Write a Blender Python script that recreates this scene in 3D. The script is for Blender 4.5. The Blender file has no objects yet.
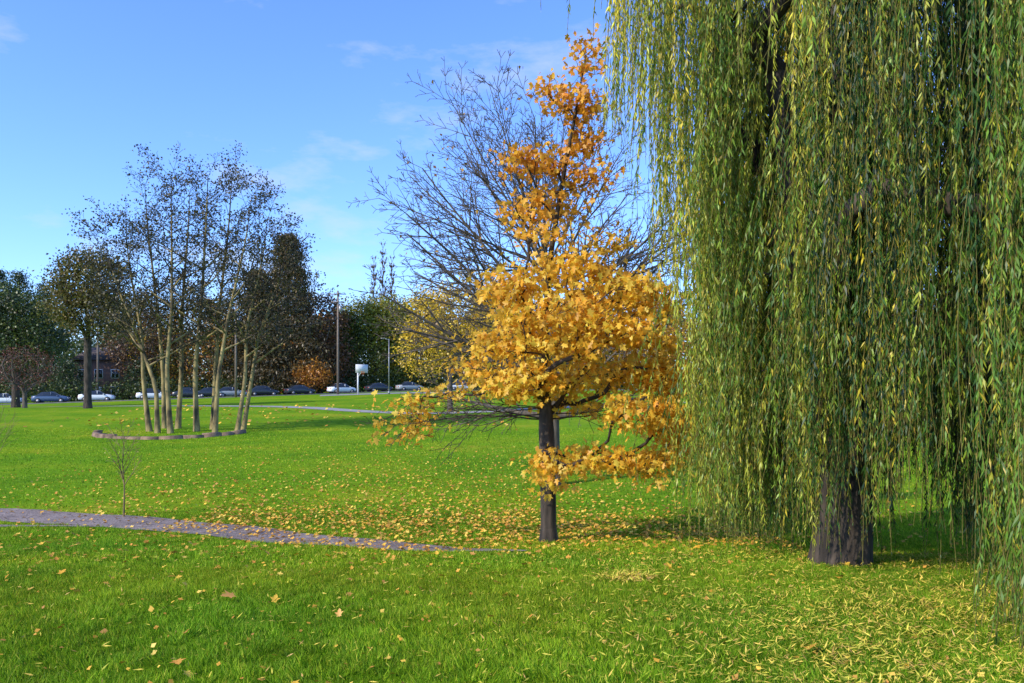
import bpy, bmesh, math, random
import numpy as np
from mathutils import Vector
R = np.random.default_rng(7)
random.seed(7)
sc = bpy.context.scene
col = sc.collection
CAMZ = 1.6

# ------------------------------------------------------------------ terrain
_d = np.array([-60,0,3,5,7,10,13,16,25,38,43,58,70,85,108,125,160,300,3000.])
_h = np.array([0.1,0.02,0,-.08,-.27,-.58,-1.0,-1.13,-1.15,-1.02,-.9,-.5,-.12,.15,.5,.62,.8,1.0,1.0])
def ss(a,b,x):
    t=np.clip((x-a)/(b-a),0,1); return t*t*(3-2*t)
_dd=np.arange(-60,400,0.5)
_hh=np.interp(_dd,_d,_h)
k=np.exp(-np.linspace(-2,2,9)**2); k/=k.sum()
_hh=np.convolve(np.pad(_hh,4,mode='edge'),k,mode='valid')
def H(x,y):
    x=np.asarray(x,float); y=np.asarray(y,float)
    b=np.interp(y,_dd,_hh)
    b=b-1.25*np.clip((-15-x)/45,0,1.3)*ss(50,95,y)
    b=b+ (0.02*np.sin(x*.9+y*.5)+0.015*np.sin(x*1.7-y*1.1+1))*np.clip(1-y/80,0,1)
    return b

# ------------------------------------------------------------------ materials
def newmat(name):
    m=bpy.data.materials.new(name); m.use_nodes=True
    nt=m.node_tree; nt.nodes.clear()
    out=nt.nodes.new('ShaderNodeOutputMaterial')
    return m,nt,out
def leaf_mat(name, trans=0.35, gloss=0.04, rough=.45):
    m,nt,out=newmat(name); N=nt.nodes; L=nt.links
    a=N.new('ShaderNodeAttribute'); a.attribute_name='Col'
    d=N.new('ShaderNodeBsdfDiffuse'); t=N.new('ShaderNodeBsdfTranslucent'); g=N.new('ShaderNodeBsdfGlossy')
    g.inputs['Roughness'].default_value=rough
    L.new(a.outputs['Color'],d.inputs['Color']); L.new(a.outputs['Color'],t.inputs['Color'])
    m1=N.new('ShaderNodeMixShader'); m1.inputs[0].default_value=trans
    L.new(d.outputs[0],m1.inputs[1]); L.new(t.outputs[0],m1.inputs[2])
    m2=N.new('ShaderNodeMixShader'); m2.inputs[0].default_value=gloss
    L.new(m1.outputs[0],m2.inputs[1]); L.new(g.outputs[0],m2.inputs[2])
    L.new(m2.outputs[0],out.inputs[0]); return m
def princ(name, color, rough=.7, metal=0, c2=None, scale=5, bump=0, detail=6, stretch=(1,1,1), spec=.3):
    m,nt,out=newmat(name); N=nt.nodes; L=nt.links
    p=N.new('ShaderNodeBsdfPrincipled'); p.inputs['Roughness'].default_value=rough
    p.inputs['Metallic'].default_value=metal; p.inputs['Specular IOR Level'].default_value=spec
    if c2 is None: c2=tuple(c*.75 for c in color)
    tc=N.new('ShaderNodeTexCoord'); mp=N.new('ShaderNodeMapping'); mp.inputs['Scale'].default_value=stretch
    L.new(tc.outputs['Object'],mp.inputs[0])
    n=N.new('ShaderNodeTexNoise'); n.inputs['Scale'].default_value=scale; n.inputs['Detail'].default_value=detail
    L.new(mp.outputs[0],n.inputs['Vector'])
    cr=N.new('ShaderNodeValToRGB'); cr.color_ramp.elements[0].position=.35; cr.color_ramp.elements[1].position=.65
    cr.color_ramp.elements[0].color=(*c2,1); cr.color_ramp.elements[1].color=(*color,1)
    L.new(n.outputs[0],cr.inputs[0]); L.new(cr.outputs[0],p.inputs['Base Color'])
    if bump:
        b=N.new('ShaderNodeBump'); b.inputs['Strength'].default_value=bump; b.inputs['Distance'].default_value=.03
        L.new(n.outputs[0],b.inputs['Height']); L.new(b.outputs[0],p.inputs['Normal'])
    L.new(p.outputs[0],out.inputs[0]); return m

M_leaf=leaf_mat('foliage'); M_willow=leaf_mat('willow_foliage',.32,.03); M_maple=leaf_mat('maple_foliage',.5,.02)
M_blade=leaf_mat('grass_blades',.35,.01,.6)
M_fall=leaf_mat('fallen_leaf',.1,.03)
M_bark_dark=princ('bark_dark',(.09,.068,.05),.9,c2=(.025,.02,.016),scale=9,bump=1,stretch=(1,1,.25))
M_bark_grey=princ('bark_grey',(.15,.12,.09),.9,c2=(.06,.048,.038),scale=7,bump=.8,stretch=(1,1,.3))
M_bark_tan=princ('bark_tan',(.40,.30,.12),.9,c2=(.06,.048,.028),scale=2.6,bump=.6,stretch=(1,1,.5))
M_twigdark=princ('bark_twig_dark',(.055,.045,.032),.9)
M_twig=princ('willow_twig',(.22,.18,.04),.8)

# ------------------------------------------------------------------ mesh builder
class MB:
    def __init__(s): s.v=[];s.c=[];s.fl=[];s.ft=[];s.fm=[];s.n=0
    def add(s,v,faces,color=(.5,.5,.5),mat=0):
        v=np.asarray(v,np.float32).reshape(-1,3)
        c=np.empty((len(v),4),np.float32); c[:,3]=1; c[:,:3]=color
        s.v.append(v); s.c.append(c)
        for f in faces:
            f=np.asarray(f,np.int64)
            if f.size==0: continue
            s.fl.append((f+s.n).ravel()); s.ft.append(np.full(len(f),f.shape[1])); s.fm.append(np.full(len(f),mat))
        s.n+=len(v)
    def obj(s,name,mats,loc=(0,0,0),parent=None,smooth=False):
        me=bpy.data.meshes.new(name)
        v=np.concatenate(s.v)-np.array(loc,np.float32); fl=np.concatenate(s.fl); ft=np.concatenate(s.ft); fm=np.concatenate(s.fm)
        me.vertices.add(len(v)); me.vertices.foreach_set('co',v.ravel())
        me.loops.add(len(fl)); me.loops.foreach_set('vertex_index',fl.astype(np.int32))
        me.polygons.add(len(ft)); st=np.concatenate([[0],np.cumsum(ft)[:-1]])
        me.polygons.foreach_set('loop_start',st.astype(np.int32)); me.polygons.foreach_set('loop_total',ft.astype(np.int32))
        for m in mats: me.materials.append(m)
        me.polygons.foreach_set('material_index',fm.astype(np.int32))
        if smooth: me.polygons.foreach_set('use_smooth',np.ones(len(ft),bool))
        a=me.attributes.new('Col','FLOAT_COLOR','POINT'); a.data.foreach_set('color',np.concatenate(s.c).ravel())
        me.update(calc_edges=True)
        o=bpy.data.objects.new(name,me); o.location=loc; col.objects.link(o)
        if parent: o.parent=parent
        return o
def nrm(a): return a/np.maximum(np.linalg.norm(a,axis=-1,keepdims=True),1e-9)
def rdirs(n): return nrm(R.normal(size=(n,3)))
def frames(d):
    ref=np.tile(np.array([[.31,.93,.17]]),(len(d),1)); 
    bad=np.abs((d*nrm(ref)).sum(1))>.97; ref[bad]=[1,0,0]
    u=nrm(np.cross(d,ref)); v=np.cross(d,u); return u,v
T_DIA=(np.array([[0,0,0],[.4,.5,.06],[1,0,0],[.4,-.5,.06]]),[(0,1,2,3)])
T_WIL=(np.array([[0,0,0],[.35,.5,0],[1,0,-.12],[.35,-.5,0]]),[(0,3,2,1)])
_mh=[(0,0),(.0,.3),(.2,.2),(.52,.54),(.52,.2),(.76,.2),(1,0)]
_mv=[(a,b,.22*b) for a,b in _mh]+[(a,-b,.22*b) for a,b in _mh[1:-1]]
T_MAP=(np.array(_mv),[(6,5,4,3,2,1,0),(0,7,8,9,10,11,6)])
T_TRI=(np.array([[0,-.5,0],[0,.5,0],[1,0,0]]),[(0,1,2)])
def leaves(mb,c,d,L,W,color,T=T_DIA,mat=0,roll=None,u=None):
    n=len(c); tv,tf=T; d=nrm(d)
    if u is None:
        u,v=frames(d)
        if roll is None: roll=R.uniform(0,2*np.pi,n)
        cs,sn=np.cos(roll)[:,None],np.sin(roll)[:,None]
        u,v=u*cs+v*sn,-u*sn+v*cs
    else: v=np.cross(d,u)
    L=np.broadcast_to(L,(n,)).reshape(n,1,1); W=np.broadcast_to(W,(n,)).reshape(n,1,1)
    V=c[:,None,:]+d[:,None,:]*tv[None,:,0:1]*L+u[:,None,:]*tv[None,:,1:2]*W+v[:,None,:]*tv[None,:,2:3]*W
    m=len(tv); off=np.arange(n)[:,None]*m
    C=np.repeat(np.broadcast_to(color,(n,3)),m,axis=0)
    mb.add(V.reshape(-1,3),[np.array(f)[None,:]+off for f in tf],C,mat)

# ------------------------------------------------------------------ tree growth
def grow(trunk,targets,step=.5,pen=1.2,bend=.35,sag=0.0,rtip=.006,rbase=.15,jit=.04,minh=None):
    trunk=np.array(trunk,float)
    pts=[]
    for i in range(len(trunk)-1):
        n=max(1,int(np.linalg.norm(trunk[i+1]-trunk[i])/step*1.5))
        for j in range(n): pts.append(trunk[i]+(trunk[i+1]-trunk[i])*j/n)
    pts.append(trunk[-1]); pts=np.array(pts)
    cap=len(pts)+len(targets)*14+10
    P=np.zeros((cap,3));D=np.zeros((cap,3));par=np.full(cap,-1);n=len(pts)
    P[:n]=pts; par[1:n]=np.arange(n-1); D[1:n]=nrm(pts[1:]-pts[:-1]); D[0]=D[1]
    z0=pts[0,2]; ztop=pts[-1,2]
    ok=np.ones(cap,bool)
    ok[:n]=pts[:,2]>=(minh if minh is not None else z0+.25*(ztop-z0))
    ctr=pts[ok[:n]][0]
    order=np.argsort(np.linalg.norm(targets-ctr,axis=1)+R.normal(0,.3,len(targets))*0.5)
    tips=[];tipdir=[]
    for ti in order:
        t=targets[ti]; df=t-P[:n]; d=np.linalg.norm(df,axis=1)+1e-6
        cs=(df*D[:n]).sum(1)/d
        cost=d*(1+pen*(1-cs)); cost[~ok[:n]]=1e9
        i=int(np.argmin(cost)); dist=d[i]
        m=int(min(13,max(1,math.ceil(dist/step))))
        p0=P[i]; tan=D[i]*dist*bend+ (t-p0)*(.3)
        prev=i
        q1=p0+tan
        for j in range(1,m+1):
            s=j/m
            q=(1-s)**2*p0+2*s*(1-s)*q1+s*s*t
            q=q+np.array([0,0,sag*dist*s*(1-s)*4])
            if j<m: q=q+R.normal(0,jit*min(dist,1.5),3)
            P[n]=q;par[n]=prev;dd=q-P[prev];D[n]=dd/(np.linalg.norm(dd)+1e-9);prev=n;n+=1
        tips.append(P[prev].copy());tipdir.append(D[prev].copy())
        if n>=cap-20: break
    P=P[:n];D=D[:n];par=par[:n]
    w=np.zeros(n)
    for i in range(n-1,0,-1):
        if w[i]==0: w[i]=1
        w[par[i]]+=w[i]
    p=math.log(rbase/rtip)/math.log(max(w[0],2))
    r=rtip*w**p
    main=np.full(n,-1); bw=np.zeros(n)
    for i in range(1,n):
        if w[i]>bw[par[i]]: bw[par[i]]=w[i]; main[par[i]]=i
    return dict(P=P,D=D,par=par,r=r,main=main,tips=np.array(tips),tipdir=np.array(tipdir))
def recurse(trunk,rbase,limbs,levels,up=.05,wig=.10,rmin=.005):
    P=[];D=[];par=[];r=[];main=[];tips=[]
    def node(p,d,pa,rr,ismain):
        P.append(p);D.append(d);par.append(pa);r.append(rr);main.append(-1)
        i=len(P)-1
        if pa>=0 and ismain: main[pa]=i
        return i
    def branch(start,d,length,rr,lev):
        seg=levels[lev]['seg']; n=max(2,int(length/seg)); pa=start; p=P[start].copy()
        side=random.uniform(0,6.28)
        for j in range(1,n+1):
            t=j/n
            d=d+R.normal(0,wig,3)*(1 if lev else .6)+np.array([0,0,up]); d=d/np.linalg.norm(d)
            p=p+d*length/n
            rj=max(rmin,rr*(1-t*.75))
            i=node(p,d,pa,rj,j>1)
            pa=i
            if lev+1<len(levels) and t>.18:
                L=levels[lev+1]; nc=L['n']/n; nc=int(nc)+(random.random()<nc-int(nc))
                for _ in range(nc):
                    side+=2.4+random.uniform(-.5,.5)
                    u,v=frames(d[None]); u,v=u[0],v[0]
                    ang=math.radians(L['ang']+random.uniform(-10,10))
                    dd=d*math.cos(ang)+(u*math.cos(side)+v*math.sin(side))*math.sin(ang)
                    dd=dd/np.linalg.norm(dd)
                    ll=L['len']*length*(1.15-.75*t)*random.uniform(.7,1.25)
                    if ll>seg*.4: branch(i,dd,ll,min(rj*.7,max(rmin,.011*ll+rmin)),lev+1)
            elif j==n: tips.append(p.copy())
    trunk=np.array(trunk,float); nseg=14
    s=np.concatenate([[0],np.cumsum(np.linalg.norm(np.diff(trunk,axis=0),axis=1))]); tt=np.linspace(0,s[-1],nseg+1)
    tp=np.stack([np.interp(tt,s,trunk[:,i]) for i in range(3)],1); pa=-1; ids=[]
    for j in range(nseg+1):
        d=nrm((tp[min(j+1,nseg)]-tp[max(j-1,0)])[None])[0]
        pa=node(tp[j],d,pa,rbase*(1-.85*(j/nseg)),True); ids.append(pa)
    for (t,az,el_,ln) in limbs:
        i=ids[int(round(t*nseg))]
        d=np.array([math.cos(az)*math.cos(el_),math.sin(az)*math.cos(el_),math.sin(el_)])
        branch(i,d,ln,min(r[i]*.65,.016*ln+.01),0)
    return dict(P=np.array(P),D=np.array(D),par=np.array(par),r=np.array(r),main=np.array(main),tips=np.array(tips))
def tubes(mb,S,k=5,mat=0,flare=1.35,thinmat=None):
    P,D,par,r,main=S['P'],S['D'],S['par'],S['r'].copy(),S['main']
    r[0]*=flare; 
    if len(r)>1: r[1]*=1+(flare-1)*.3
    for thick in (True,False):
        e=np.arange(1,len(P)); e=e[(r[e]>.03)==thick]
        if len(e)==0: continue
        kk=max(k,9) if thick else 4
        pa=par[e]; ism=main[pa]==e
        d1=D[e]; d0=np.where(ism[:,None],D[pa],d1)
        r0=np.where(ism,r[pa],np.minimum(r[pa],r[e]*1.2)); r1=r[e]
        a=np.arange(kk)*2*np.pi/kk; ca,sa=np.cos(a),np.sin(a)
        def ring(c,d,rr):
            u,v=frames(d); return c[:,None,:]+rr[:,None,None]*(u[:,None,:]*ca[None,:,None]+v[:,None,:]*sa[None,:,None])
        V=np.concatenate([ring(P[pa],d0,r0),ring(P[e],d1,r1)],axis=1)
        off=np.arange(len(e))[:,None]*(2*kk)
        F=[np.array([j,(j+1)%kk,kk+(j+1)%kk,kk+j])[None,:]+off for j in range(kk)]
        mb.add(V.reshape(-1,3),F,(.3,.3,.3),mat if (thick or thinmat is None) else thinmat)
def ell_pts(n,c,rad,shell=.5):
    d=rdirs(n); rr=R.uniform(0,1,n)**(1/3.)
    rr=rr*(1-shell)+shell*R.uniform(.75,1.0,n)
    return np.array(c)+d*rr[:,None]*np.array(rad)
def pal(n,cols,var=.2,w=None):
    cols=np.array(cols,float); i=R.choice(len(cols),n,p=w)
    j=(i+R.integers(0,len(cols),n))%len(cols)
    t=R.uniform(0,.4,n)[:,None]
    return (cols[i]*(1-t)+cols[j]*t)*R.uniform(1-var,1+var,n)[:,None]
def cluster(S_t,per,spread,cols,var,L,mb,T=T_DIA,droop=.3,wr=.7,mat=1,w=None,perclump=.25):
    n=len(S_t); c=np.repeat(S_t,per,axis=0)+R.normal(0,1,(n*per,3))*np.array(spread)
    cc=pal(n*per,cols,var,w)*np.repeat(R.uniform(1-perclump,1+perclump,n),per)[:,None]
    d=rdirs(n*per); d[:,2]-=droop
    ll=R.uniform(.7,1.2,n*per)*L
    leaves(mb,c,d,ll,ll*wr,np.clip(cc,0,1),T,mat)

def leafy_tree(name,x,y,ells,trunk_h,rb,cols,nt=200,per=12,spread=.5,L=.35,bark=M_bark_grey,step=1.0,droop=.3,pen=1.0,var=.25,perclump=.3,s=1.0):
    z=float(H(x,y)); mb=MB()
    ells=[tuple(q*s for q in e) for e in ells]; trunk_h*=s; rb*=s; step*=s
    tr=[(x,y,z-.15),(x,y,z+trunk_h*.5),(x,y,z+trunk_h)]
    tg=[]
    vol=np.array([e[3]*e[4]*e[5] for e in ells])**.67; vol/=vol.sum()
    for e,f in zip(ells,vol):
        tg.append(ell_pts(max(4,int(nt*f)),(x+e[0],y+e[1],z+e[2]),e[3:6],.6))
    tg=np.concatenate(tg); tg[:,2]=np.maximum(tg[:,2],z+.3)
    S=grow(tr,tg,step=step,pen=pen,rtip=.015,rbase=rb)
    tubes(mb,S,5,0); cluster(S['tips'],per,tuple(np.array(spread)*np.ones(3)*s),cols,var,L,mb,droop=droop,perclump=perclump)
    return mb.obj(name,[bark,M_leaf],loc=(x,y,z))
def conifer(name,x,y,h,rad,cols,n=500,per=14,L=.45):
    z=float(H(x,y)); mb=MB()
    t=R.uniform(.08,1,n)**1.15; a=R.uniform(0,2*np.pi,n)
    lay=1+.2*np.sin(t*45)+.15*np.sin(a*3+t*9)
    rr=rad*(1-t)**.75*lay*R.uniform(.5,1.1,n)
    tg=np.stack([x+rr*np.cos(a),y+rr*np.sin(a),z+h*t],1)
    S=dict(P=np.array([[x,y,z-.2+(h+.2)*i/10] for i in range(11)]),D=np.tile([[0,0,1.]],(11,1)),par=np.arange(-1,10),r=np.linspace(.03*h*.7,.03,11),main=np.array(list(range(1,11))+[-1]))
    tubes(mb,S,7,0)
    cluster(tg,per,(rad*.12,rad*.12,.3),cols,.3,L,mb,droop=.8,wr=.35,perclump=.35)
    return mb.obj(name,[M_bark_dark,M_leaf],loc=(x,y,z))

# ------------------------------------------------------------------ ground
xs=np.concatenate([-np.geomspace(1500,30,26)[:-1],np.linspace(-30,30,121),np.geomspace(30,1500,26)[1:]])
ys=np.concatenate([-np.geomspace(300,10,8)[:-1],np.linspace(-10,50,151),np.geomspace(50,2500,70)[1:]])
X,Y=np.meshgrid(xs,ys); Z=H(X,Y)
nx,ny=len(xs),len(ys)
idx=np.arange(nx*ny).reshape(ny,nx)
mb=MB(); mb.add(np.stack([X,Y,Z],-1).reshape(-1,3),[np.stack([idx[:-1,:-1],idx[:-1,1:],idx[1:,1:],idx[1:,:-1]],-1).reshape(-1,4)])
m,nt,out=newmat('lawn_grass'); N=nt.nodes; L=nt.links
p=N.new('ShaderNodeBsdfPrincipled'); p.inputs['Roughness'].default_value=.95; p.inputs['Specular IOR Level'].default_value=.03
tc=N.new('ShaderNodeTexCoord')
def noise(scale,det=5,vec=None,rough=.6):
    n=N.new('ShaderNodeTexNoise'); n.inputs['Scale'].default_value=scale; n.inputs['Detail'].default_value=det; n.inputs['Roughness'].default_value=rough
    L.new(vec or tc.outputs['Object'],n.inputs['Vector']); return n
def ramp(src,els):
    r=N.new('ShaderNodeValToRGB'); e=r.color_ramp.elements
    while len(e)<len(els): e.new(.5)
    for q,(pp,c) in zip(e,els): q.position=pp; q.color=(*c,1)
    L.new(src,r.inputs[0]); return r
n1=noise(.2,7,rough=.7); n2=noise(6,8,rough=.75); n3=noise(60,4)
r1=ramp(n1.outputs[0],[(.3,(.10,.24,.008)),(.48,(.17,.33,.010)),(.6,(.26,.37,.014)),(.72,(.44,.39,.04))])
r2=ramp(n2.outputs[0],[(.3,(.4,.45,.4)),(.7,(1.3,1.25,1.2))])
mx=N.new('ShaderNodeMixRGB'); mx.blend_type='MULTIPLY'; mx.inputs[0].default_value=.9
L.new(r1.outputs[0],mx.inputs[1]); L.new(r2.outputs[0],mx.inputs[2])
r3=ramp(n3.outputs[0],[(.3,(.5,.5,.45)),(.7,(1.2,1.2,1.2))])
mx2=N.new('ShaderNodeMixRGB'); mx2.blend_type='MULTIPLY'; mx2.inputs[0].default_value=.8
L.new(mx.outputs[0],mx2.inputs[1]); L.new(r3.outputs[0],mx2.inputs[2])
L.new(mx2.outputs[0],p.inputs['Base Color'])
b=N.new('ShaderNodeBump'); b.inputs['Strength'].default_value=.8; b.inputs['Distance'].default_value=.05
L.new(n2.outputs[0],b.inputs['Height']); L.new(b.outputs[0],p.inputs['Normal']); L.new(p.outputs[0],out.inputs[0])
M_lawn=m
mb.obj('ground_lawn',[M_lawn],smooth=True)

# ------------------------------------------------------------------ paths and roads
def chaikin(p,n=3):
    p=np.array(p,float)
    for _ in range(n):
        q=[p[0]]
        for i in range(len(p)-1): q+= [p[i]*.75+p[i+1]*.25,p[i]*.25+p[i+1]*.75]
        q.append(p[-1]); p=np.array(q)
    return p
def resample(p,st):
    s=np.concatenate([[0],np.cumsum(np.linalg.norm(np.diff(p,axis=0),axis=1))]); t=np.arange(0,s[-1],st)
    return np.stack([np.interp(t,s,p[:,i]) for i in range(2)],1)
def strip(name,pts,w,mat,dz=.006,off=0,st=.5,nc=5,edge=0):
    c=resample(chaikin(pts),st); t=nrm(np.gradient(c,axis=0)); nn=np.stack([-t[:,1],t[:,0]],1)
    w=np.interp(np.linspace(0,1,len(c)),np.linspace(0,1,len(np.atleast_1d(w))),np.atleast_1d(w)) if np.ndim(w) else np.full(len(c),w)
    V=[]
    for j in range(nc):
        f=(j/(nc-1)-.5)
        ww=w*(1+(edge*R.normal(0,1,len(c)) if j in(0,nc-1) else 0))
        q=c+nn*(off+ww*f)[:,None]; V.append(np.stack([q[:,0],q[:,1],H(q[:,0],q[:,1])+dz],1))
    V=np.stack(V,1); idx=np.arange(len(c)*nc).reshape(len(c),nc)
    mb=MB(); mb.add(V.reshape(-1,3),[np.stack([idx[:-1,:-1],idx[:-1,1:],idx[1:,1:],idx[1:,:-1]],-1).reshape(-1,4)])
    mb.obj(name,[mat]); return c,w
m,nt,out=newmat('path_asphalt'); N=nt.nodes; L=nt.links
p=N.new('ShaderNodeBsdfPrincipled'); p.inputs['Roughness'].default_value=.9
tc=N.new('ShaderNodeTexCoord')
n1=noise(1.2,6); n2=noise(30,6)
r1=ramp(n1.outputs[0],[(.3,(.20,.15,.12)),(.7,(.36,.29,.25))]); r2=ramp(n2.outputs[0],[(.35,(.4,.4,.4)),(.65,(1.25,1.2,1.15))])
vo=N.new('ShaderNodeTexVoronoi'); vo.feature='DISTANCE_TO_EDGE'; vo.inputs['Scale'].default_value=4.5; L.new(tc.outputs['Object'],vo.inputs['Vector'])
r3=ramp(vo.outputs['Distance'],[(.0,(.35,.32,.3)),(.08,(1,1,1))])
mx=N.new('ShaderNodeMixRGB'); mx.blend_type='MULTIPLY'; mx.inputs[0].default_value=1; L.new(r1.outputs[0],mx.inputs[1]); L.new(r2.outputs[0],mx.inputs[2])
mx2=N.new('ShaderNodeMixRGB'); mx2.blend_type='MULTIPLY'; mx2.inputs[0].default_value=.8; L.new(mx.outputs[0],mx2.inputs[1]); L.new(r3.outputs[0],mx2.inputs[2])
L.new(mx2.outputs[0],p.inputs['Base Color'])
b=N.new('ShaderNodeBump'); b.inputs['Strength'].default_value=.6; b.inputs['Distance'].default_value=.02; L.new(n2.outputs[0],b.inputs['Height']); L.new(b.outputs[0],p.inputs['Normal'])
L.new(p.outputs[0],out.inputs[0]); M_path=m
M_road=princ('road_asphalt',(.06,.06,.06),.9,c2=(.045,.045,.045),scale=2)
M_conc=princ('concrete',(.32,.31,.29),.9,c2=(.24,.23,.22),scale=2)
M_kerb=princ('kerb_concrete',(.16,.155,.14),.9,c2=(.11,.11,.10),scale=2)
M_white=princ('white_paint',(.75,.75,.74),.5)
PA=[(-30,22),(-18,18.6),(-14,17.8),(-10.8,16.9),(-8.2,15.9),(-5.9,14.9),(-3.6,13.5),(-1.74,12.4),(-.5,11.65),(.3,11.2)]
PB=[(-30,17.5),(-14,16.2),(-10.2,15.45),(-8.6,15.15),(-7.0,14.95)]
ca,wa=strip('footpath',PA,[1.3]*14+[1.15,.2],M_path,.012,edge=.03,st=.25)
cb,wb=strip('footpath',PB,[.6,.6,.5,.15],M_path,.009,edge=.03,st=.25)
strip('far_footpath',[(-60,84),(-40,76),(-26,70),(-18,67),(-12,61),(-7,58),(-2,60),(6,68),(25,80)],1.8,M_conc,.02,st=1)
ROAD=[(-160,88),(-90,98),(-67,104),(-49,109.5),(-35,116),(-26,124),(-17,131),(-8,135),(20,142),(80,150)]
strip('street',ROAD,9,M_road,.02,off=3.2,st=2)
c=resample(chaikin(ROAD),2); t=nrm(np.gradient(c,axis=0)); nn=np.stack([-t[:,1],t[:,0]],1)
mb=MB(); V=[]
for f,dz in ((-.1,-.05),(-.1,.13),(.1,.13),(.1,-.05)):
    q=c+nn*(-1.5+f); V.append(np.stack([q[:,0],q[:,1],H(q[:,0],q[:,1])+dz],1))
V=np.stack(V,1); idx=np.arange(len(c)*4).reshape(len(c),4)
mb.add(V.reshape(-1,3),[np.stack([idx[:-1,:-1],idx[:-1,1:],idx[1:,1:],idx[1:,:-1]],-1).reshape(-1,4)]); mb.obj('kerb',[M_kerb])
strip('lane_marking',ROAD,.12,M_white,.026,off=3.2,st=2,nc=2)
strip('sports_court_pavement',[(-26,108),(-8,112)],10,M_conc,.02,st=1)

def pdist(x,y,c,w):
    p=np.stack([x,y],1); best=np.full(len(p),1e9)
    for i in range(0,len(c)): 
        d=np.hypot(p[:,0]-c[i,0],p[:,1]-c[i,1])-w[i]/2; best=np.minimum(best,d)
    return best

# ------------------------------------------------------------------ grass blades
def vnoise(x,y,s,seed):
    g=np.random.default_rng(seed).uniform(0,1,(256,256)); X_=x*s+1000; Y_=y*s+1000
    xi=np.floor(X_).astype(int); yi=np.floor(Y_).astype(int); fx=X_-xi; fy=Y_-yi; fx=fx*fx*(3-2*fx); fy=fy*fy*(3-2*fy)
    a=g[xi%256,yi%256];b=g[(xi+1)%256,yi%256];c=g[xi%256,(yi+1)%256];d=g[(xi+1)%256,(yi+1)%256]
    return (a*(1-fx)+b*fx)*(1-fy)+(c*(1-fx)+d*fx)*fy
mb=MB()
def blades(n,d0,d1,L,W,wx=.74,bright=1):
    y=np.sqrt(R.uniform(d0**2,d1**2,n)); x=R.uniform(-1,1,n)*(wx*y+.8)
    k=(pdist(x,y,ca,wa)>0.02)&(pdist(x,y,cb,wb)>0.02); x,y=x[k],y[k]; n=len(x)
    c=np.stack([x,y,H(x,y)-.005],1)
    tx=vnoise(x,y,6,5)*6.28; tm=.7*vnoise(x,y,5,6)
    d=R.normal(0,.45,(n,3)); d[:,0]+=np.cos(tx)*tm; d[:,1]+=np.sin(tx)*tm; d[:,2]=1
    v1=vnoise(x,y,.5,1); v2=vnoise(x,y,2.2,2); v3=vnoise(x,y,8,3)
    cols=pal(n,[(.13,.27,.008),(.20,.36,.012),(.28,.42,.018),(.07,.18,.008),(.46,.46,.05)],.28,[.3,.28,.18,.18,.06])
    cols*= (.50+.35*v1+.35*v2+.4*v3)[:,None]*bright
    cols[:,0]*=(.8+.5*v1)
    ll=R.uniform(.5,1.3,n)*L*(.5+1.0*v3)
    leaves(mb,c,d,ll,W*R.uniform(.7,1.3,n),np.clip(cols,0,1),T_TRI)
blades(380000,3.4,9,.055,.0075)
blades(260000,9,17,.055,.012)
blades(110000,17,45,.06,.03,bright=1.05)
mb.obj('grass',[M_blade])

# ------------------------------------------------------------------ fallen leaves
mb=MB()
YEL=[(.75,.46,.05),(.70,.36,.04),(.6,.26,.04),(.8,.56,.10),(.45,.22,.05)]
def scatter(x,y,L,wr,cols,T,dz=.03,w=None,flat=.45):
    n=len(x); c=np.stack([x,y,H(x,y)+dz+R.uniform(-.015,.012,n)],1)
    a=R.uniform(0,2*np.pi,n); d=nrm(np.stack([np.cos(a),np.sin(a),R.normal(0,flat,n)],1))
    u=np.stack([-np.sin(a),np.cos(a),R.normal(0,flat,n)],1); u=nrm(u-(u*d).sum(1,keepdims=True)*d)
    ll=R.uniform(.5,1.25,n)*L
    leaves(mb,c,d,ll,ll*wr,pal(n,cols,.2,w),T,0,u=u)
n=1700; scatter(R.normal(.2,2.4,n),R.normal(14.2,1.7,n),.07,1,YEL,T_MAP)
n=4300; x=R.uniform(-6.5,4.5,n); scatter(x,14.4-.2*x+R.normal(.9,1.4,n),.07,1,YEL,T_MAP,dz=.036)
n=5600; scatter(R.normal(-2.5,6,n),R.normal(19,5.2,n),.075,1,YEL,T_MAP)
n=1700; scatter(R.uniform(-14,10,n),R.uniform(8,34,n),.08,1,YEL,T_MAP)
n=420; x=R.uniform(-30,0,n); scatter(x,64+R.uniform(-18,6,n),.24,1,YEL,T_DIA,dz=.05)
n=600; y=R.uniform(4,11,n); scatter(R.uniform(-.7,.6,n)*y,y,.045,.8,YEL,T_DIA)
pts=[(-1.28,5.9),(-1.12,6.05),(-.16,5.75),(-2.0,4.75),(-2.3,6.6),(1.9,5.1)]
pts=np.array(pts); scatter(pts[:,0],pts[:,1],.11,1,[(.6,.28,.05),(.6,.3,.08),(.7,.4,.05)],T_MAP,dz=.055)
WY=[(.70,.57,.07),(.6,.53,.06),(.78,.55,.09),(.38,.42,.04),(.5,.3,.08)]
n=12500; y=np.sqrt(R.uniform(4.0**2,11**2,n)); scatter(R.normal(.42,.22,n)*y+.3,y,.067,.14,WY,T_WIL,dz=.035,flat=.45)
n=8500; y=R.uniform(4.0,7.4,n); scatter(R.normal(.46,.18,n)*y+.2,y,.057,.15,WY,T_WIL,dz=.035,flat=.45)
n=3200; y=np.sqrt(R.uniform(4.0**2,11**2,n)); scatter(R.uniform(-.7,.7,n)*y,y,.055,.17,WY,T_WIL,dz=.033,flat=.5)
n=500; scatter(R.normal(1.15,.16,n),R.normal(8.1,.18,n),.08,.16,WY,T_WIL,dz=.06,flat=.6)
mb.obj('fallen_leaves',[M_fall])

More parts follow.
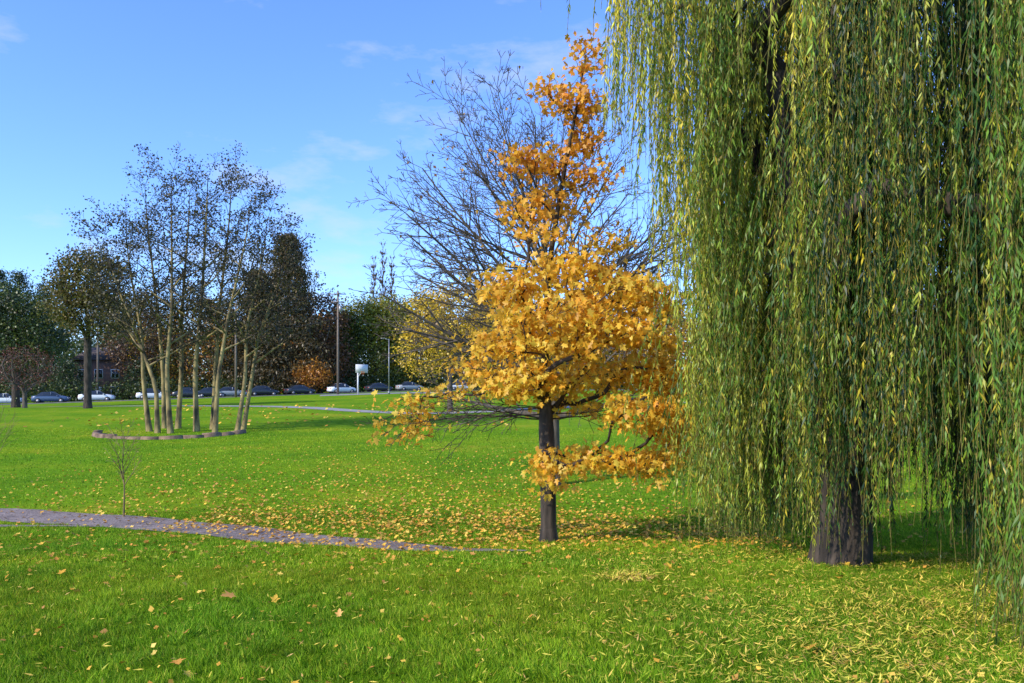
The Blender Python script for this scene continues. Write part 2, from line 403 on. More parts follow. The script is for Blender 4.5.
# ------------------------------------------------------------------ golden maple
bx,by=.6,13.0; bz=float(H(bx,by)); K=61.2
def mp(px,py,yo=0): return np.array([bx+(px-549)/K,by+yo,bz+(545-py)/K])
E=[(588,60,10,22,0,12),(566,98,26,18,0,20),(590,112,14,14,0,8),(580,140,24,16,.2,20),(528,168,30,12,-.1,24),(582,178,30,14,.2,16),(545,208,46,14,.2,32),(606,242,22,12,.1,10),(540,238,30,9,-.1,10),
   (566,272,44,15,.0,42),(505,292,26,16,-.3,34),(606,294,44,18,-.3,44),(548,318,50,18,-.6,52),(506,345,36,14,-.3,36),(606,332,50,18,-.5,48),(560,320,65,42,1.0,60),(650,306,24,22,.0,36),(560,352,44,12,-.6,28),(648,346,20,10,-.2,16),
   (518,384,46,16,-.4,58),(600,378,54,20,.1,52),(664,380,26,22,-.2,60),(672,428,20,28,0,56),(646,466,34,12,-.3,36),(580,460,50,11,-.3,42),(545,480,18,12,-.2,12),(634,412,34,18,-.7,36),(575,410,30,8,.4,12),
   (560,380,50,26,1.1,32),(402,425,22,24,-.2,16),(440,398,34,8,0,8),(470,372,20,8,0,8)]
tg=[];
for cx,cy,rx,ry,yo,n in E: tg.append(ell_pts(n,mp(cx,cy,yo),(rx/K*1.05,max(rx,ry)/K*.9,ry/K),.3))
tg=np.concatenate(tg)
S=grow([mp(549,556),mp(548,480),mp(546,420),mp(545,330),mp(549,270),mp(560,200),mp(575,120),mp(586,60)],tg,step=.3,pen=.9,rtip=.005,rbase=.13,minh=bz+1.7,sag=-.03)
mb=MB(); tubes(mb,S,9,0,flare=1.9)
mlimbs=[]
for a_,e_,l_ in ((3.2,-.02,2.7),(2.9,.05,2.3),(3.5,.0,2.5),(3.14,.16,2.2),(3.7,.1,2.0),(-.1,-.02,1.6),(.3,.1,1.6),(2.4,.1,1.8)): mlimbs.append((.78+random.uniform(-.1,.2),a_,e_,l_))
S2=recurse([mp(548,480),mp(547,400)],.05,mlimbs,[dict(seg=.25),dict(n=9,len=.38,ang=38,seg=.15),dict(n=5,len=.45,ang=40,seg=.1)],up=-.012,wig=.07,rmin=.004); tubes(mb,S2,6,0,1)
t=S['tips']; n=len(t); per=15
c=np.repeat(t,per,axis=0)+R.normal(0,1,(n*per,3))*np.array([.16,.16,.075])
zc=c[:,2]-bz
hi=np.clip((zc-4.4)/1.5,0,1)[:,None]
clump=np.repeat(R.uniform(0,1,n),per)[:,None]
cc=pal(n*per,[(.92,.55,.05),(.94,.66,.08),(.88,.44,.035),(.84,.60,.08)],.12)*(1-hi)+pal(n*per,[(.86,.40,.035),(.90,.50,.05),(.65,.26,.03)],.15)*hi
cc[:,1:2]*=(.9+.2*clump)
cc*=np.repeat(R.uniform(.75,1.12,n),per)[:,None]
d=rdirs(n*per)*.9; d[:,2]-=.7; d[:,0]-=.2; d[:,1]-=.2
ll=R.uniform(.45,1.2,n*per)*.115
leaves(mb,c,d,ll,ll*1.0,np.clip(cc,0,.95),T_MAP,1)
mb.obj('golden_maple_tree',[M_bark_dark,M_maple],loc=(bx,by,bz))

# ------------------------------------------------------------------ bare tree behind
x0,y0=1.15,22.0; z0=float(H(x0,y0))
limbs=[]
for i in range(28):
    t=.28+.72*(i/27)**.9; az=i*2.4+random.uniform(-.3,.3); e_=math.radians(8+64*(i/27)+random.uniform(-6,8))
    limbs.append((t,az,e_,(5.5-1.1*(i/27))*random.uniform(.85,1.1)))
for az,e_,l_ in ((3.1,.55,5.2),(3.3,.8,5.6),(2.9,.3,4.8),(3.0,1.0,5.6),(3.4,.1,4.4),(2.8,0,4.0),(3.15,.42,5.0),(3.2,1.2,5.2),(3.0,.68,5.4),(.1,.6,5.2),(-.1,.9,5.4),(2.6,.9,5.2),(.3,.2,4.8),(0,.35,5)): limbs.append((random.uniform(.4,.9),az,e_,l_))
S=recurse([(x0,y0,z0-.2),(x0,y0,z0+2),(x0-.05,y0,z0+4),(x0-.25,y0,z0+7.0)],.2,limbs,[dict(seg=.45),dict(n=14,len=.42,ang=36,seg=.3),dict(n=8,len=.42,ang=38,seg=.2),dict(n=2.5,len=.5,ang=38,seg=.2)],up=.012,wig=.05,rmin=.006)
mb=MB(); tubes(mb,S,7,0)
sel=S['tips'][R.uniform(size=len(S['tips']))<.05]
cluster(sel,2,.1,[(.45,.25,.03),(.3,.14,.03)],.2,.11,mb)
mb.obj('bare_tree',[M_bark_grey,M_leaf],loc=(x0,y0,z0))

# ------------------------------------------------------------------ grove
gd=43.0
G=[(150,126,215,0),(165,145,166,1),(171,172,156,-.5),(178,190,172,.8),(197,208,156,0),(213,232,160,.6),(215,252,176,-.6),(237,268,200,0),(243,288,226,.5),(158,106,226,-.4)]
for i,(pb,pt,top,yo) in enumerate(G):
    d=gd+yo*2.2; s=796/d
    xb=(pb-512)/s; zb=float(H(xb,d)); xt=(pt-512)/s; h=CAMZ+(385-top)/s-zb
    xm=xb+(xt-xb)*.35
    wv=random.uniform(-.25,.25)
    tr=[(xb,d,zb-.2),(xb+(xt-xb)*.12+wv,d,zb+h*.22),(xm-wv*.6,d+wv,zb+h*.45),(xt*.75+xm*.25,d,zb+h*.75),(xt,d,zb+h*.92)]
    limbs=[]
    for j in range(19):
        t=.36+.64*j/18; limbs.append((t,j*2.4+random.uniform(-.4,.4),math.radians(26+20*j/18+random.uniform(-8,10)),3.3*(1.05-.55*(j/18))*random.uniform(.8,1.25)))
    S=recurse(tr,.125+.03*random.random(),limbs,[dict(seg=.4),dict(n=8,len=.42,ang=42,seg=.3),dict(n=5,len=.45,ang=42,seg=.25)],up=.02,wig=.07,rmin=.009)
    mb=MB(); tubes(mb,S,8,0,thinmat=2)
    tp=S['tips'][R.uniform(size=len(S['tips']))<.8]
    cluster(tp,6,(.2,.2,.09),[(.05,.045,.016),(.085,.065,.022),(.035,.04,.015),(.17,.13,.035)],.3,.13,mb,perclump=.4)
    mb.obj('alder_tree',[M_bark_tan,M_leaf,M_twigdark],loc=(xb,d,zb))
m_stone=princ('edging_stone',(.30,.20,.12),.9,c2=(.13,.085,.06),scale=3,bump=.6)
mb=MB(); cx,cy,rx,ry=-17.8,42.0,3.9,3.9
a=math.radians(187)
while a<math.radians(352):
    w=random.uniform(.6,1.2); da=w/rx; hh=random.uniform(.12,.2)
    q=[]
    for zz in (-.1,hh):
        for (aa,rr) in ((a,1),(a+da*.985,1),(a+da*.985,.93),(a,.93)):
            x=cx+rx*rr*math.cos(aa); y=cy+ry*rr*math.sin(aa); ins=.985 if zz>0 else 1
            q.append((cx+(x-cx)*ins,cy+(y-cy)*ins,float(H(x,y))+zz+(random.uniform(-.025,.025) if zz>0 else 0)))
    mb.add(q,[np.array([(0,1,5,4),(1,2,6,5),(2,3,7,6),(3,0,4,7),(4,5,6,7)])])
    a+=da
mb.obj('stone_edging',[m_stone])

# ------------------------------------------------------------------ saplings
def sapling(x,y,h,w):
    z=float(H(x,y))
    limbs=[(t,j*2.4,math.radians(55),w*1.6*random.uniform(.8,1.2)) for j,t in enumerate(np.linspace(.4,.95,12))]
    S=recurse([(x,y,z-.05),(x+.02,y,z+h*.3),(x-.02,y,z+h*.6),(x,y,z+h*.85)],.03,limbs,[dict(seg=.12),dict(n=6,len=.4,ang=35,seg=.1)],up=.02,wig=.06,rmin=.0035)
    mb=MB(); tubes(mb,S,6,0,1.1); cluster(S['tips'][::3],2,.05,[(.2,.25,.05),(.4,.3,.05)],.2,.04,mb)
    mb.obj('sapling_tree',[M_bark_tan,M_leaf],loc=(x,y,z))
sapling(-7.95,16.3,1.85,.4); sapling(-14.5,22.2,1.6,.7)

# ------------------------------------------------------------------ weeping willow
wx,wy=3.95,9.4; wz=float(H(wx,wy))
mb=MB(); C0=np.array([6.72,9.3]); RX,RY=3.95,4.9
nb=600
a=R.uniform(0,2*np.pi,nb); a[::2]=R.uniform(np.pi*.75,np.pi*1.6,len(a[::2]))
rr=np.where(R.uniform(size=nb)<.62,R.uniform(.78,1.04,nb),R.uniform(.15,.8,nb))
wob=1+.08*np.sin(a*5+1)+.07*np.sin(a*9)+.04*np.sin(a*17)
bxs=C0[0]+RX*rr*wob*np.cos(a); bys=C0[1]+RY*rr*wob*np.sin(a)
keep=(bxs<.72*bys+1.3)&(bxs>.205*bys+.15); bxs,bys,rr=bxs[keep],bys[keep],rr[keep]; nb=len(bxs)
tz=wz+9.4-2.3*rr**2+R.normal(0,.5,nb)
B=np.stack([bxs,bys,tz],1)
ex=[];exl=[];exh=[];exa=[];exk=[]
def EX(x,y,z,zend,h,arch=.3,k=3): ex.append((x,y,z)); exl.append(z-zend); exh.append(h); exa.append(arch); exk.append(k)
for x,y,z in ((1.75,4.7,5.3),(2.0,4.8,5.0),(2.35,4.7,5.2),(2.2,5.1,5.6),(1.9,5.3,5.6),(1.6,5.0,5.3)): EX(x,y,z,3.0+R.uniform(-.1,.5),R.choice([3,4,4,5]))
EX(.68,9.6,7.5,5.5,3,.1,2)
for i in range(95):
    y=R.uniform(8.3,11.0); px=R.uniform(598,725); x=(px-512)/796*y
    ye=np.interp(px,[598,625,650,675,700,725],[120,170,240,340,460,560])+R.uniform(-120,20)
    EX(x+.2,y,6.9+R.uniform(-.5,.5),max(1.6+(385-ye)/796*y,float(H(x,y))+.05),R.choice([2,3,3,4,4,5]),R.uniform(.1,.3),R.integers(2,5))
for i in range(26): 
    y=R.uniform(4.7,6.4); x=y*R.uniform(.59,.68)+.1; EX(x,y,5.8,float(H(x,y))+R.uniform(-.35,.25),R.choice([2,2,3,4]),.12)
for i in range(18):
    y=R.uniform(7.4,8.9); x=y*R.uniform(.355,.46); EX(x,y,R.uniform(2.5,5.5),float(H(x,y))+R.uniform(.0,.9),R.choice([1,1,2,2,3]),R.uniform(.15,.5),R.integers(2,5))
for i in range(170):
    aa=R.uniform(np.pi*.78,np.pi*1.6); q=R.uniform(.72,.98)
    x=C0[0]+RX*q*math.cos(aa); y=C0[1]+RY*q*math.sin(aa); z=R.uniform(1.6,5.2)
    if y<5.2: continue
    pr=x/y; zend=float(H(x,y))+abs(R.normal(0,.5))
    if .38<pr<.58: zend+=R.uniform(.5,1.5)
    EX(x,y,z,min(zend,z-.9),R.choice([1,2,3,3,4]),R.uniform(.45,1.2),R.integers(4,8))
ex=np.array(ex)
Ball=np.concatenate([B,ex]); 
S=grow([(wx-.1,wy,wz-.3),(wx,wy,wz+1.0),(wx+.3,wy+.05,wz+2.0),(wx+.9,wy+.3,wz+3.5),(wx+1.6,wy+.3,wz+5.5)],Ball-[0,0,.1],step=.5,pen=.8,rtip=.009,rbase=.32,minh=wz+1.9,sag=.12)
tubes(mb,S,10,0,1.3)
S3=grow([(wx-.05,wy-.1,wz+1.1),(wx-.3,wy+.1,wz+2.0),(wx-.4,wy+.5,wz+4),(wx-.6,wy+.6,wz+6.0)],Ball[:40]-[0,0,.3],step=.5,pen=.8,rtip=.012,rbase=.17,minh=wz+5)
tubes(mb,S3,9,0,1.2)
u=np.linspace(0,np.pi,9); v=np.linspace(0,2*np.pi,13)[:-1]
bv=np.array([[math.sin(p)*math.cos(q),math.sin(p)*math.sin(q),math.cos(p)] for p in u for q in v]); bv*=(1+R.normal(0,.08,(len(bv),1)))
bi=np.arange(len(u)*12).reshape(len(u),12)
mb.add(bv*[.42,.38,.36]+[wx+.02,wy-.25,wz+1.45],[np.stack([bi[:-1],bi[1:],np.roll(bi[1:],-1,1),np.roll(bi[:-1],-1,1)],-1).reshape(-1,4)],(.1,.1,.1),0)
LC=[];LD=[];LCol=[];LL=[]
tw_P=[]
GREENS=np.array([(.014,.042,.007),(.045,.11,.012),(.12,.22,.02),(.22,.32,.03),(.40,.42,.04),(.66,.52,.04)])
ns=0
for bi_,bp in enumerate(Ball):
    isx=bi_>=nb
    k=R.integers(4,9) if not isx else exk[bi_-nb]
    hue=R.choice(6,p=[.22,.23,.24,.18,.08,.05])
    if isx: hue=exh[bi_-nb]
    elif rr[bi_]<.72: hue=R.choice([0,0,0,1,1])  # inner strands take the darkest greens: crown shade painted into the leaf colour
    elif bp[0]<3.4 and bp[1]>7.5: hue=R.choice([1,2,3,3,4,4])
    out=np.array([bp[0]-C0[0],bp[1]-C0[1],0]); out=out/np.linalg.norm(out)
    gz0=float(H(bp[0],bp[1]))
    pr=bp[0]/bp[1]
    bdir=R.normal(0,.3,3)
    clip_t=R.uniform()<.8
    for s_ in range(k):
        st=bp+R.normal(0,.10 if not isx else .07,3)*[1.,1.,1.5]
        full=st[2]-gz0
        if isx: ln=exl[bi_-nb]*R.uniform(.82,1.0) if bp[1]>6.5 or bp[0]<.5*bp[1] else exl[bi_-nb]*R.uniform(.95,1.0)
        else:
            ln=full-R.choice([R.uniform(.02,.4),R.uniform(.3,1.6),R.uniform(1.5,4.5)],p=[.38,.34,.28])
            g=max(0,1-abs(pr-.52)/.08)
            if R.uniform()<.93: ln=min(ln,full-g*R.uniform(.9,2.2))
            if clip_t and .37<pr<.47 and bp[1]<9.2: ln=min(ln,full-R.uniform(1.0,2.6))
        ln=max(ln,.5)
        ns+=1
        m=max(6,int(ln/.2)); s=np.linspace(0,ln,m)
        arch=R.uniform(.1,.4) if not isx else exa[bi_-nb]*R.uniform(.6,1.2)
        ph=R.uniform(0,6.3,2); am=R.uniform(.01,.06)
        q=np.zeros((m,3)); q[:,2]=st[2]-s+.25*np.exp(-s*1.2)+arch*.6*(1-np.exp(-s*1.5))*np.exp(-s*.3)
        o=arch*(1-np.exp(-s*.9))
        dr=out*.8+(R.normal(0,.25,3)+bdir)*[1,1,0]
        q[:,0]=st[0]+dr[0]*o+am*np.sin(s*1.3+ph[0])*np.minimum(s,3); q[:,1]=st[1]+dr[1]*o+am*np.sin(s*1.1+ph[1])*np.minimum(s,3)
        gz=H(q[:,0],q[:,1])+.04; q[:,2]=np.maximum(q[:,2],gz)
        tw_P.append(q)
        near=bp[1]<7
        lp=int(ln*(40 if near else 32)); t=np.sort(R.uniform(.1,ln,lp))
        pos=np.stack([np.interp(t,s,q[:,i]) for i in range(3)],1)
        az_=R.uniform(0,2*np.pi,lp); tilt=R.uniform(.12,.65,lp)
        dd=np.stack([np.cos(az_)*tilt,np.sin(az_)*tilt,-np.ones(lp)],1)
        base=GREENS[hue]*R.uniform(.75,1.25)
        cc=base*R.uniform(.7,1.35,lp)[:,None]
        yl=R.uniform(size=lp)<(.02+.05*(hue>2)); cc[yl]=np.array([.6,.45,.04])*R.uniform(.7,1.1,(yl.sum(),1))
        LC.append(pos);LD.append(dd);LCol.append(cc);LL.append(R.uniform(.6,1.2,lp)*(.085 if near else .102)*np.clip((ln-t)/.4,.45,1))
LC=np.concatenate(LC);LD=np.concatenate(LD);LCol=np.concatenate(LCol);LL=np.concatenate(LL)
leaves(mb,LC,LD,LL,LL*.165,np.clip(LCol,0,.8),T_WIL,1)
a0=np.concatenate([q[:-1] for q in tw_P]); a1=np.concatenate([q[1:] for q in tw_P])
dv=nrm(a1-a0); uu,vv=frames(dv); rt=.003
ang=np.arange(3)*2*np.pi/3
ring=lambda c:c[:,None,:]+rt*(uu[:,None,:]*np.cos(ang)[None,:,None]+vv[:,None,:]*np.sin(ang)[None,:,None])
V=np.concatenate([ring(a0),ring(a1)],1); off=np.arange(len(a0))[:,None]*6
mb.add(V.reshape(-1,3),[np.array([j,(j+1)%3,3+(j+1)%3,3+j])[None,:]+off for j in range(3)],(.2,.2,.1),2)
mb.obj('weeping_willow_tree',[M_bark_dark,M_willow,M_twig],loc=(wx,wy,wz))
print('willow strands',ns,'leaves',len(LC))

# ------------------------------------------------------------------ background trees
def wX(px,d): return (px-512)/796*d
DG=[(.04,.07,.02),(.065,.095,.024),(.03,.05,.017)]
OL=[(.09,.12,.02),(.13,.15,.025),(.06,.09,.02)]
BR=[(.16,.08,.035),(.10,.055,.028),(.20,.11,.04)]
YG=[(.72,.46,.03),(.60,.42,.03),(.8,.54,.05)]
OR=[(.50,.20,.02),(.38,.14,.02),(.6,.28,.03)]
RB=[(.22,.07,.045),(.14,.05,.035)]
leafy_tree('pine_tree',wX(88,68),68,[(0,0,10.8,3.3,2.6,2.5),(-.6,0,9.0,3.3,2.6,2.2),(1,0,8.0,3.0,2.5,2.0),(.3,0,12.3,2.2,1.7,1.3)],12,.3,[(.13,.12,.025),(.17,.15,.03),(.08,.085,.02),(.18,.12,.035)],420,32,(.5,.5,.35),.24,M_bark_dark,perclump=.45)
leafy_tree('oak_tree',wX(16,78),78,[(0,0,8,3.8,3,3.8),(-2,0,9.8,2.7,2.5,2.6),(2,0,6.5,2.8,2.5,2.4)],7,.35,DG+OL,420,28,.5,.27,M_bark_dark,perclump=.45)
conifer('conifer_tree',wX(-2,120),120,20,5.5,DG,600)
conifer('conifer_tree',wX(45,122),122,18,5,DG,600)
conifer('conifer_tree',wX(20,126),126,20.5,5,DG,600)
leafy_tree('plum_tree',wX(25,72),72,[(0,0,3.6,2.8,2,2.0)],2.6,.18,RB,400,5,.3,.13,M_bark_grey)
conifer('conifer_tree',wX(288,130),130,26,7,[(.10,.08,.028),(.16,.10,.035),(.06,.055,.022)],1400,18,.6)
conifer('conifer_tree',wX(258,128),128,20,5.5,[(.10,.08,.028),(.16,.10,.035),(.06,.055,.022)],800,16,.6)
leafy_tree('autumn_tree',wX(320,134),134,[(0,0,7,3,2.6,4.2),(0,0,3.5,3.2,2.6,2.8)],7,.25,BR+[(.28,.10,.03)],400,20,.5,.42,s=1.55)
leafy_tree('autumn_tree',wX(312,127),127,[(0,0,2.2,2.0,2,1.5)],3,.16,OR,160,16,.4,.33,s=1.4)
leafy_tree('autumn_tree',wX(133,124),124,[(0,0,7.5,3.6,2.6,5)],6,.25,BR,320,16,.5,.38,s=1.3)
leafy_tree('autumn_tree',wX(160,127),127,[(0,0,6,4.2,2.6,5.5)],6,.25,YG+OL+BR,340,16,.5,.38,s=1.3)
leafy_tree('autumn_tree',wX(200,127),127,[(0,0,6.5,4.2,2.6,5.5)],6,.25,OR+BR+OL,360,16,.5,.38,s=1.35)
leafy_tree('autumn_tree',wX(236,130),130,[(0,0,7,4,2.6,6)],6,.25,BR+OL,360,16,.5,.38,s=1.35)
leafy_tree('holly_tree',wX(68,118),118,[(0,0,3,2.3,2,3.2)],4,.2,DG,160,16,.4,.3,M_bark_dark)
leafy_tree('holly_tree',wX(140,122),122,[(0,0,3,2.3,2,3.2)],4,.2,DG,160,16,.4,.3,M_bark_dark)
leafy_tree('cedar_tree',wX(374,142),142,[(0,0,6.5,6.0,3.5,6.5),(-2,0,9.8,3.6,3,4.2),(2.8,0,10.2,3.4,3,4)],9,.4,[(.20,.23,.02),(.29,.29,.03),(.14,.16,.02),(.5,.36,.03)],850,26,.6,.42,s=1.2)
leafy_tree('cedar_tree',wX(346,140),140,[(0,0,6,4,3,6.6)],8,.3,OL,420,22,.6,.4,s=1.15)
leafy_tree('golden_tree',wX(450,60),60,[(0,0,6.6,3.6,2.6,2.8),(-2.0,0,4.8,2.0,2,2.2),(1.6,0,8.2,2.8,2,2.8),(1.8,0,5,2.2,2,2.4),(-1.2,0,8.2,1.8,1.6,1.6)],8,.2,YG,560,18,(.45,.45,.3),.19)
leafy_tree('golden_tree',wX(422,146),146,[(0,0,6.5,5,3,7)],8,.3,YG+OL,480,22,.5,.45,s=1.3)
leafy_tree('golden_tree',wX(505,150),150,[(0,0,6,5.2,3,6.2)],8,.3,YG+OR,480,22,.5,.45,s=1.6)
leafy_tree('autumn_tree',wX(580,152),152,[(0,0,6,5,3,6)],8,.3,YG+OL,420,20,.5,.45,s=1.6)
leafy_tree('autumn_tree',wX(645,150),150,[(0,0,6,5,3,5)],8,.3,OR+YG,420,20,.5,.45,s=1.7)
for px,h in ((374,27),(383,30),(392,27)):
    x=wX(px,160); z=float(H(x,160))
    limbs=[(t,j*2.4,math.radians(70),3.8*(1.1-t*.7)) for j,t in enumerate(np.linspace(.15,1,44))]
    S=recurse([(x,160,z),(x,160,z+h*.5),(x,160,z+h*.95)],.25,limbs,[dict(seg=.8),dict(n=9,len=.4,ang=22,seg=.5)],up=.05,wig=.04,rmin=.05)
    mb=MB(); tubes(mb,S,5,0); cluster(S['tips'],2,.25,BR+OR,.2,.25,mb); mb.obj('poplar_tree',[M_bark_grey,M_leaf],loc=(x,160,z))
mb=MB()
for i in range(190):
    d=R.uniform(155,240) ; x=R.uniform(-.95,.95)*d
    z=float(H(x,d)); h=R.uniform(.75,1.2)*17*d/185; w=R.uniform(4,7.5)
    pl=[DG,OL+BR,BR,YG+OL,DG+OL,OL,OR+BR][R.integers(0,7)]
    n=150; t=ell_pts(n,(x,d,z+h*.48),(w,w*.7,h*.52),.6)
    cluster(t,9,.9,pl,.3,.85,mb,mat=0)
mb.obj('distant_tree_mass',[M_leaf])
mb=MB()
c=resample(chaikin(ROAD),1.1); t=nrm(np.gradient(c,axis=0)); nn=np.stack([-t[:,1],t[:,0]],1); q=c+nn*9.2
T3=np.repeat(np.stack([q[:,0],q[:,1],H(q[:,0],q[:,1])],1),14,axis=0)+R.uniform(0,1,(len(q)*14,3))*[1.2,1.2,2.7]
cluster(T3,10,.35,DG+OL,.3,.35,mb,mat=0); mb.obj('hedge',[M_leaf])

# ------------------------------------------------------------------ built objects helpers
def box(mb,c,s,mat=0,rz=0):
    x,y,z=np.array(s)/2; v=np.array([(-x,-y,-z),(x,-y,-z),(x,y,-z),(-x,y,-z),(-x,-y,z),(x,-y,z),(x,y,z),(-x,y,z)])
    cz,sz=math.cos(rz),math.sin(rz); v=np.stack([v[:,0]*cz-v[:,1]*sz,v[:,0]*sz+v[:,1]*cz,v[:,2]],1)+np.array(c)
    mb.add(v,[np.array([(0,3,2,1),(4,5,6,7),(0,1,5,4),(1,2,6,5),(2,3,7,6),(3,0,4,7)])],mat=mat)
def cyl(mb,a,b,r0,r1=None,k=12,mat=0):
    a=np.array(a,float);b=np.array(b,float); r1=r0 if r1 is None else r1
    d=nrm((b-a)[None]); u,v=frames(d); an=np.arange(k)*2*np.pi/k
    rg=lambda c,r:c+r*(u*np.cos(an)[:,None]+v*np.sin(an)[:,None])
    V=np.concatenate([rg(a,r0),rg(b,r1)])
    mb.add(V,[np.array([(j,(j+1)%k,k+(j+1)%k,k+j) for j in range(k)]),np.array([list(range(k))[::-1]]),np.array([list(range(k,2*k))])],mat=mat)
def empty(name,loc,rz=0):
    o=bpy.data.objects.new(name,None); o.location=loc; o.rotation_euler=(0,0,rz); col.objects.link(o); return o
M_glass=princ('dark_glass',(.02,.025,.03),.08,spec=.8,c2=(.015,.02,.025)); M_tyre=princ('tyre_rubber',(.02,.02,.02),.8); M_metal=princ('galvanised_metal',(.35,.35,.36),.5,metal=.6)
M_red=princ('tail_light',(.4,.02,.02),.3); M_lamp=princ('headlamp',(.8,.8,.75),.2)
paints={k:princ('car_paint_'+k,v,.25,spec=.6,c2=tuple(a*.95 for a in v)) for k,v in dict(white=(.78,.79,.80),dark=(.03,.035,.045),blue=(.07,.11,.20),silver=(.35,.36,.37),red=(.3,.03,.03)).items()}
STN=[(-2.2,.42,.6,.74,.7,.62),(-2.1,.28,.74,.95,.84,.74),(-1.62,.24,.86,1.0,.88,.74),(-1.0,.22,.9,1.42,.89,.6),(-.1,.22,.9,1.47,.9,.62),(.45,.22,.9,1.40,.9,.62),(1.15,.22,.88,.98,.89,.74),(1.8,.25,.8,.86,.86,.72),(2.12,.35,.62,.7,.76,.62)]
def car(x,y,rz,paint,zs=1.0,name='parked_car'):
    z=float(H(x,y))+.03; e=empty(name,(x,y,z),rz)
    mb=MB(); V=[];k=8
    for (sx,zb,zm,zt,w,wt) in STN:
        zt=zm+(zt-zm)*zs if zt>1.2 else zt
        for (yy,zz) in ((-w*.9,zb),(-w,(zb+zm)/2),(-w*.98,zm),(-wt,zt),(wt,zt),(w*.98,zm),(w,(zb+zm)/2),(w*.9,zb)): V.append((sx,yy,zz))
    F=[[],[]]
    for i in range(len(STN)-1):
        cab=2<=i<=5
        for j in range(k):
            f=(i*k+j,i*k+(j+1)%k,(i+1)*k+(j+1)%k,(i+1)*k+j)
            g= (cab and j in (2,4)) or (j==3 and i in (2,5)); F[1 if g else 0].append(f)
    n=len(STN)-1
    mb.add(V,[np.array(F[0]),np.array([list(range(k))[::-1],[n*k+j for j in range(k)]])],mat=0)
    mb.fl.append(np.array(F[1]).ravel()); mb.ft.append(np.full(len(F[1]),4)); mb.fm.append(np.full(len(F[1]),1))
    for s in(-1,1):
        box(mb,(.15,s*.79,1.17),(.06,.06,.5),0)
        box(mb,(2.1,s*.55,.66),(.12,.28,.12),2); box(mb,(-2.17,s*.6,.72),(.1,.22,.14),3); box(mb,(.95,s*.98,.98),(.16,.16,.11),0)
    mb.obj('body',[paints[paint],M_glass,M_lamp,M_red],parent=e)
    mb=MB()
    for sx in(-1.35,1.38):
        for s in(-1,1): cyl(mb,(sx,s*.7,.32),(sx,s*.91,.32),.33,.33,16,0); cyl(mb,(sx,s*.9,.32),(sx,s*.925,.32),.2,.2,10,1)
    mb.obj('wheels',[M_tyre,M_metal],parent=e)
cc_=resample(chaikin(ROAD),.5); tt=nrm(np.gradient(cc_,axis=0))
def at_px(px,off=0):
    r=cc_[:,0]/cc_[:,1]; i=int(np.argmin(np.abs(r-(px-512)/796))); n_=np.array([-tt[i,1],tt[i,0]])
    q=cc_[i]+n_*off; return q[0],q[1],math.atan2(tt[i,1],tt[i,0])
for px,pt,zs,nm in ((4,'white',1,0),(52,'blue',1.05,0),(98,'white',1,0),(154,'white',1.2,0),(188,'dark',1.2,0),(212,'dark',1,0),(232,'silver',1,0),(262,'dark',1.1,0),(300,'dark',1,0),(342,'white',1.15,0),(380,'dark',1,0),(410,'silver',1.1,0),(461,'white',1.6,1)):
    x,y,rz=at_px(px,0); car(x,y,rz,pt,zs,'parked_van' if nm else 'parked_car')

# basketball hoop
x,y=wX(358,106),106; z=float(H(x,y)); e=empty('basketball_hoop',(x,y,z),math.radians(-50))
mb=MB(); cyl(mb,(0,0,0),(0,0,3.0),.11,.1); cyl(mb,(0,0,2.95),(1.0,0,3.35),.06); cyl(mb,(0,0,2.3),(1.0,0,3.1),.04); mb.obj('pole_and_arm',[M_white],parent=e)
mb=MB(); box(mb,(1.03,0,3.45),(.05,1.8,1.1),0); mb.obj('backboard',[M_white],parent=e)
mb=MB()
for q in range(16):
    a0_,a1_=q*math.pi/8,(q+1)*math.pi/8; cyl(mb,(1.3+.23*math.cos(a0_),.23*math.sin(a0_),3.05),(1.3+.23*math.cos(a1_),.23*math.sin(a1_),3.05),.012,k=5)
    cyl(mb,(1.3+.23*math.cos(a0_),.23*math.sin(a0_),3.05),(1.3+.13*math.cos(a1_),.13*math.sin(a1_),2.65),.006,k=3)
mb.obj('rim_and_net',[princ('rim_orange',(.6,.15,.03))],parent=e)
# street lamp
x,y=wX(389,104),104; e=empty('street_lamp',(x,y,float(H(x,y))))
mb=MB(); cyl(mb,(0,0,0),(0,0,7.2),.08,.05); cyl(mb,(0,0,7.1),(-.7,0,7.3),.04); cyl(mb,(0,0,0),(0,0,.4),.16,.13); mb.obj('column',[M_metal],parent=e)
mb=MB(); box(mb,(-.8,0,7.3),(.5,.2,.1)); box(mb,(-.8,0,7.24),(.4,.15,.02),1); mb.obj('lantern',[M_metal,M_lamp],parent=e)
# utility poles with wires
M_wood=princ('pole_wood',(.22,.17,.13),.9); M_wire=princ('wire',(.03,.03,.03),.6)
PP=[(wX(338,112),112,14.6),(wX(236,111),111,13.2),(wX(98,118),118,13.8),(wX(-60,112),112,14)]
e=None; tops=[]
for x,y,h in PP:
    z=float(H(x,y)); e=empty('utility_pole',(x,y,z)); mb=MB(); cyl(mb,(0,0,-.2),(0,0,h),.17,.12); mb.obj('pole',[M_wood],parent=e)
    mb=MB(); box(mb,(0,-.16,h-.6),(.12,.1,.12)); box(mb,(0,-.2,h-.5),(2.4,.1,.12)); box(mb,(0,-.2,h-1.6),(1.8,.1,.12))
    for q in(-1,-.4,.4,1): cyl(mb,(q,-.2,h-.43),(q,-.2,h-.25),.05,.03,6,1)
    mb.obj('crossarms',[M_wood,M_metal],parent=e)
    mb=MB(); cyl(mb,(.38,-.1,h-3.0),(.38,-.1,h-2.1),.24); mb.obj('transformer',[M_metal],parent=e); tops.append((x,y-.2,z+h))
mb=MB()
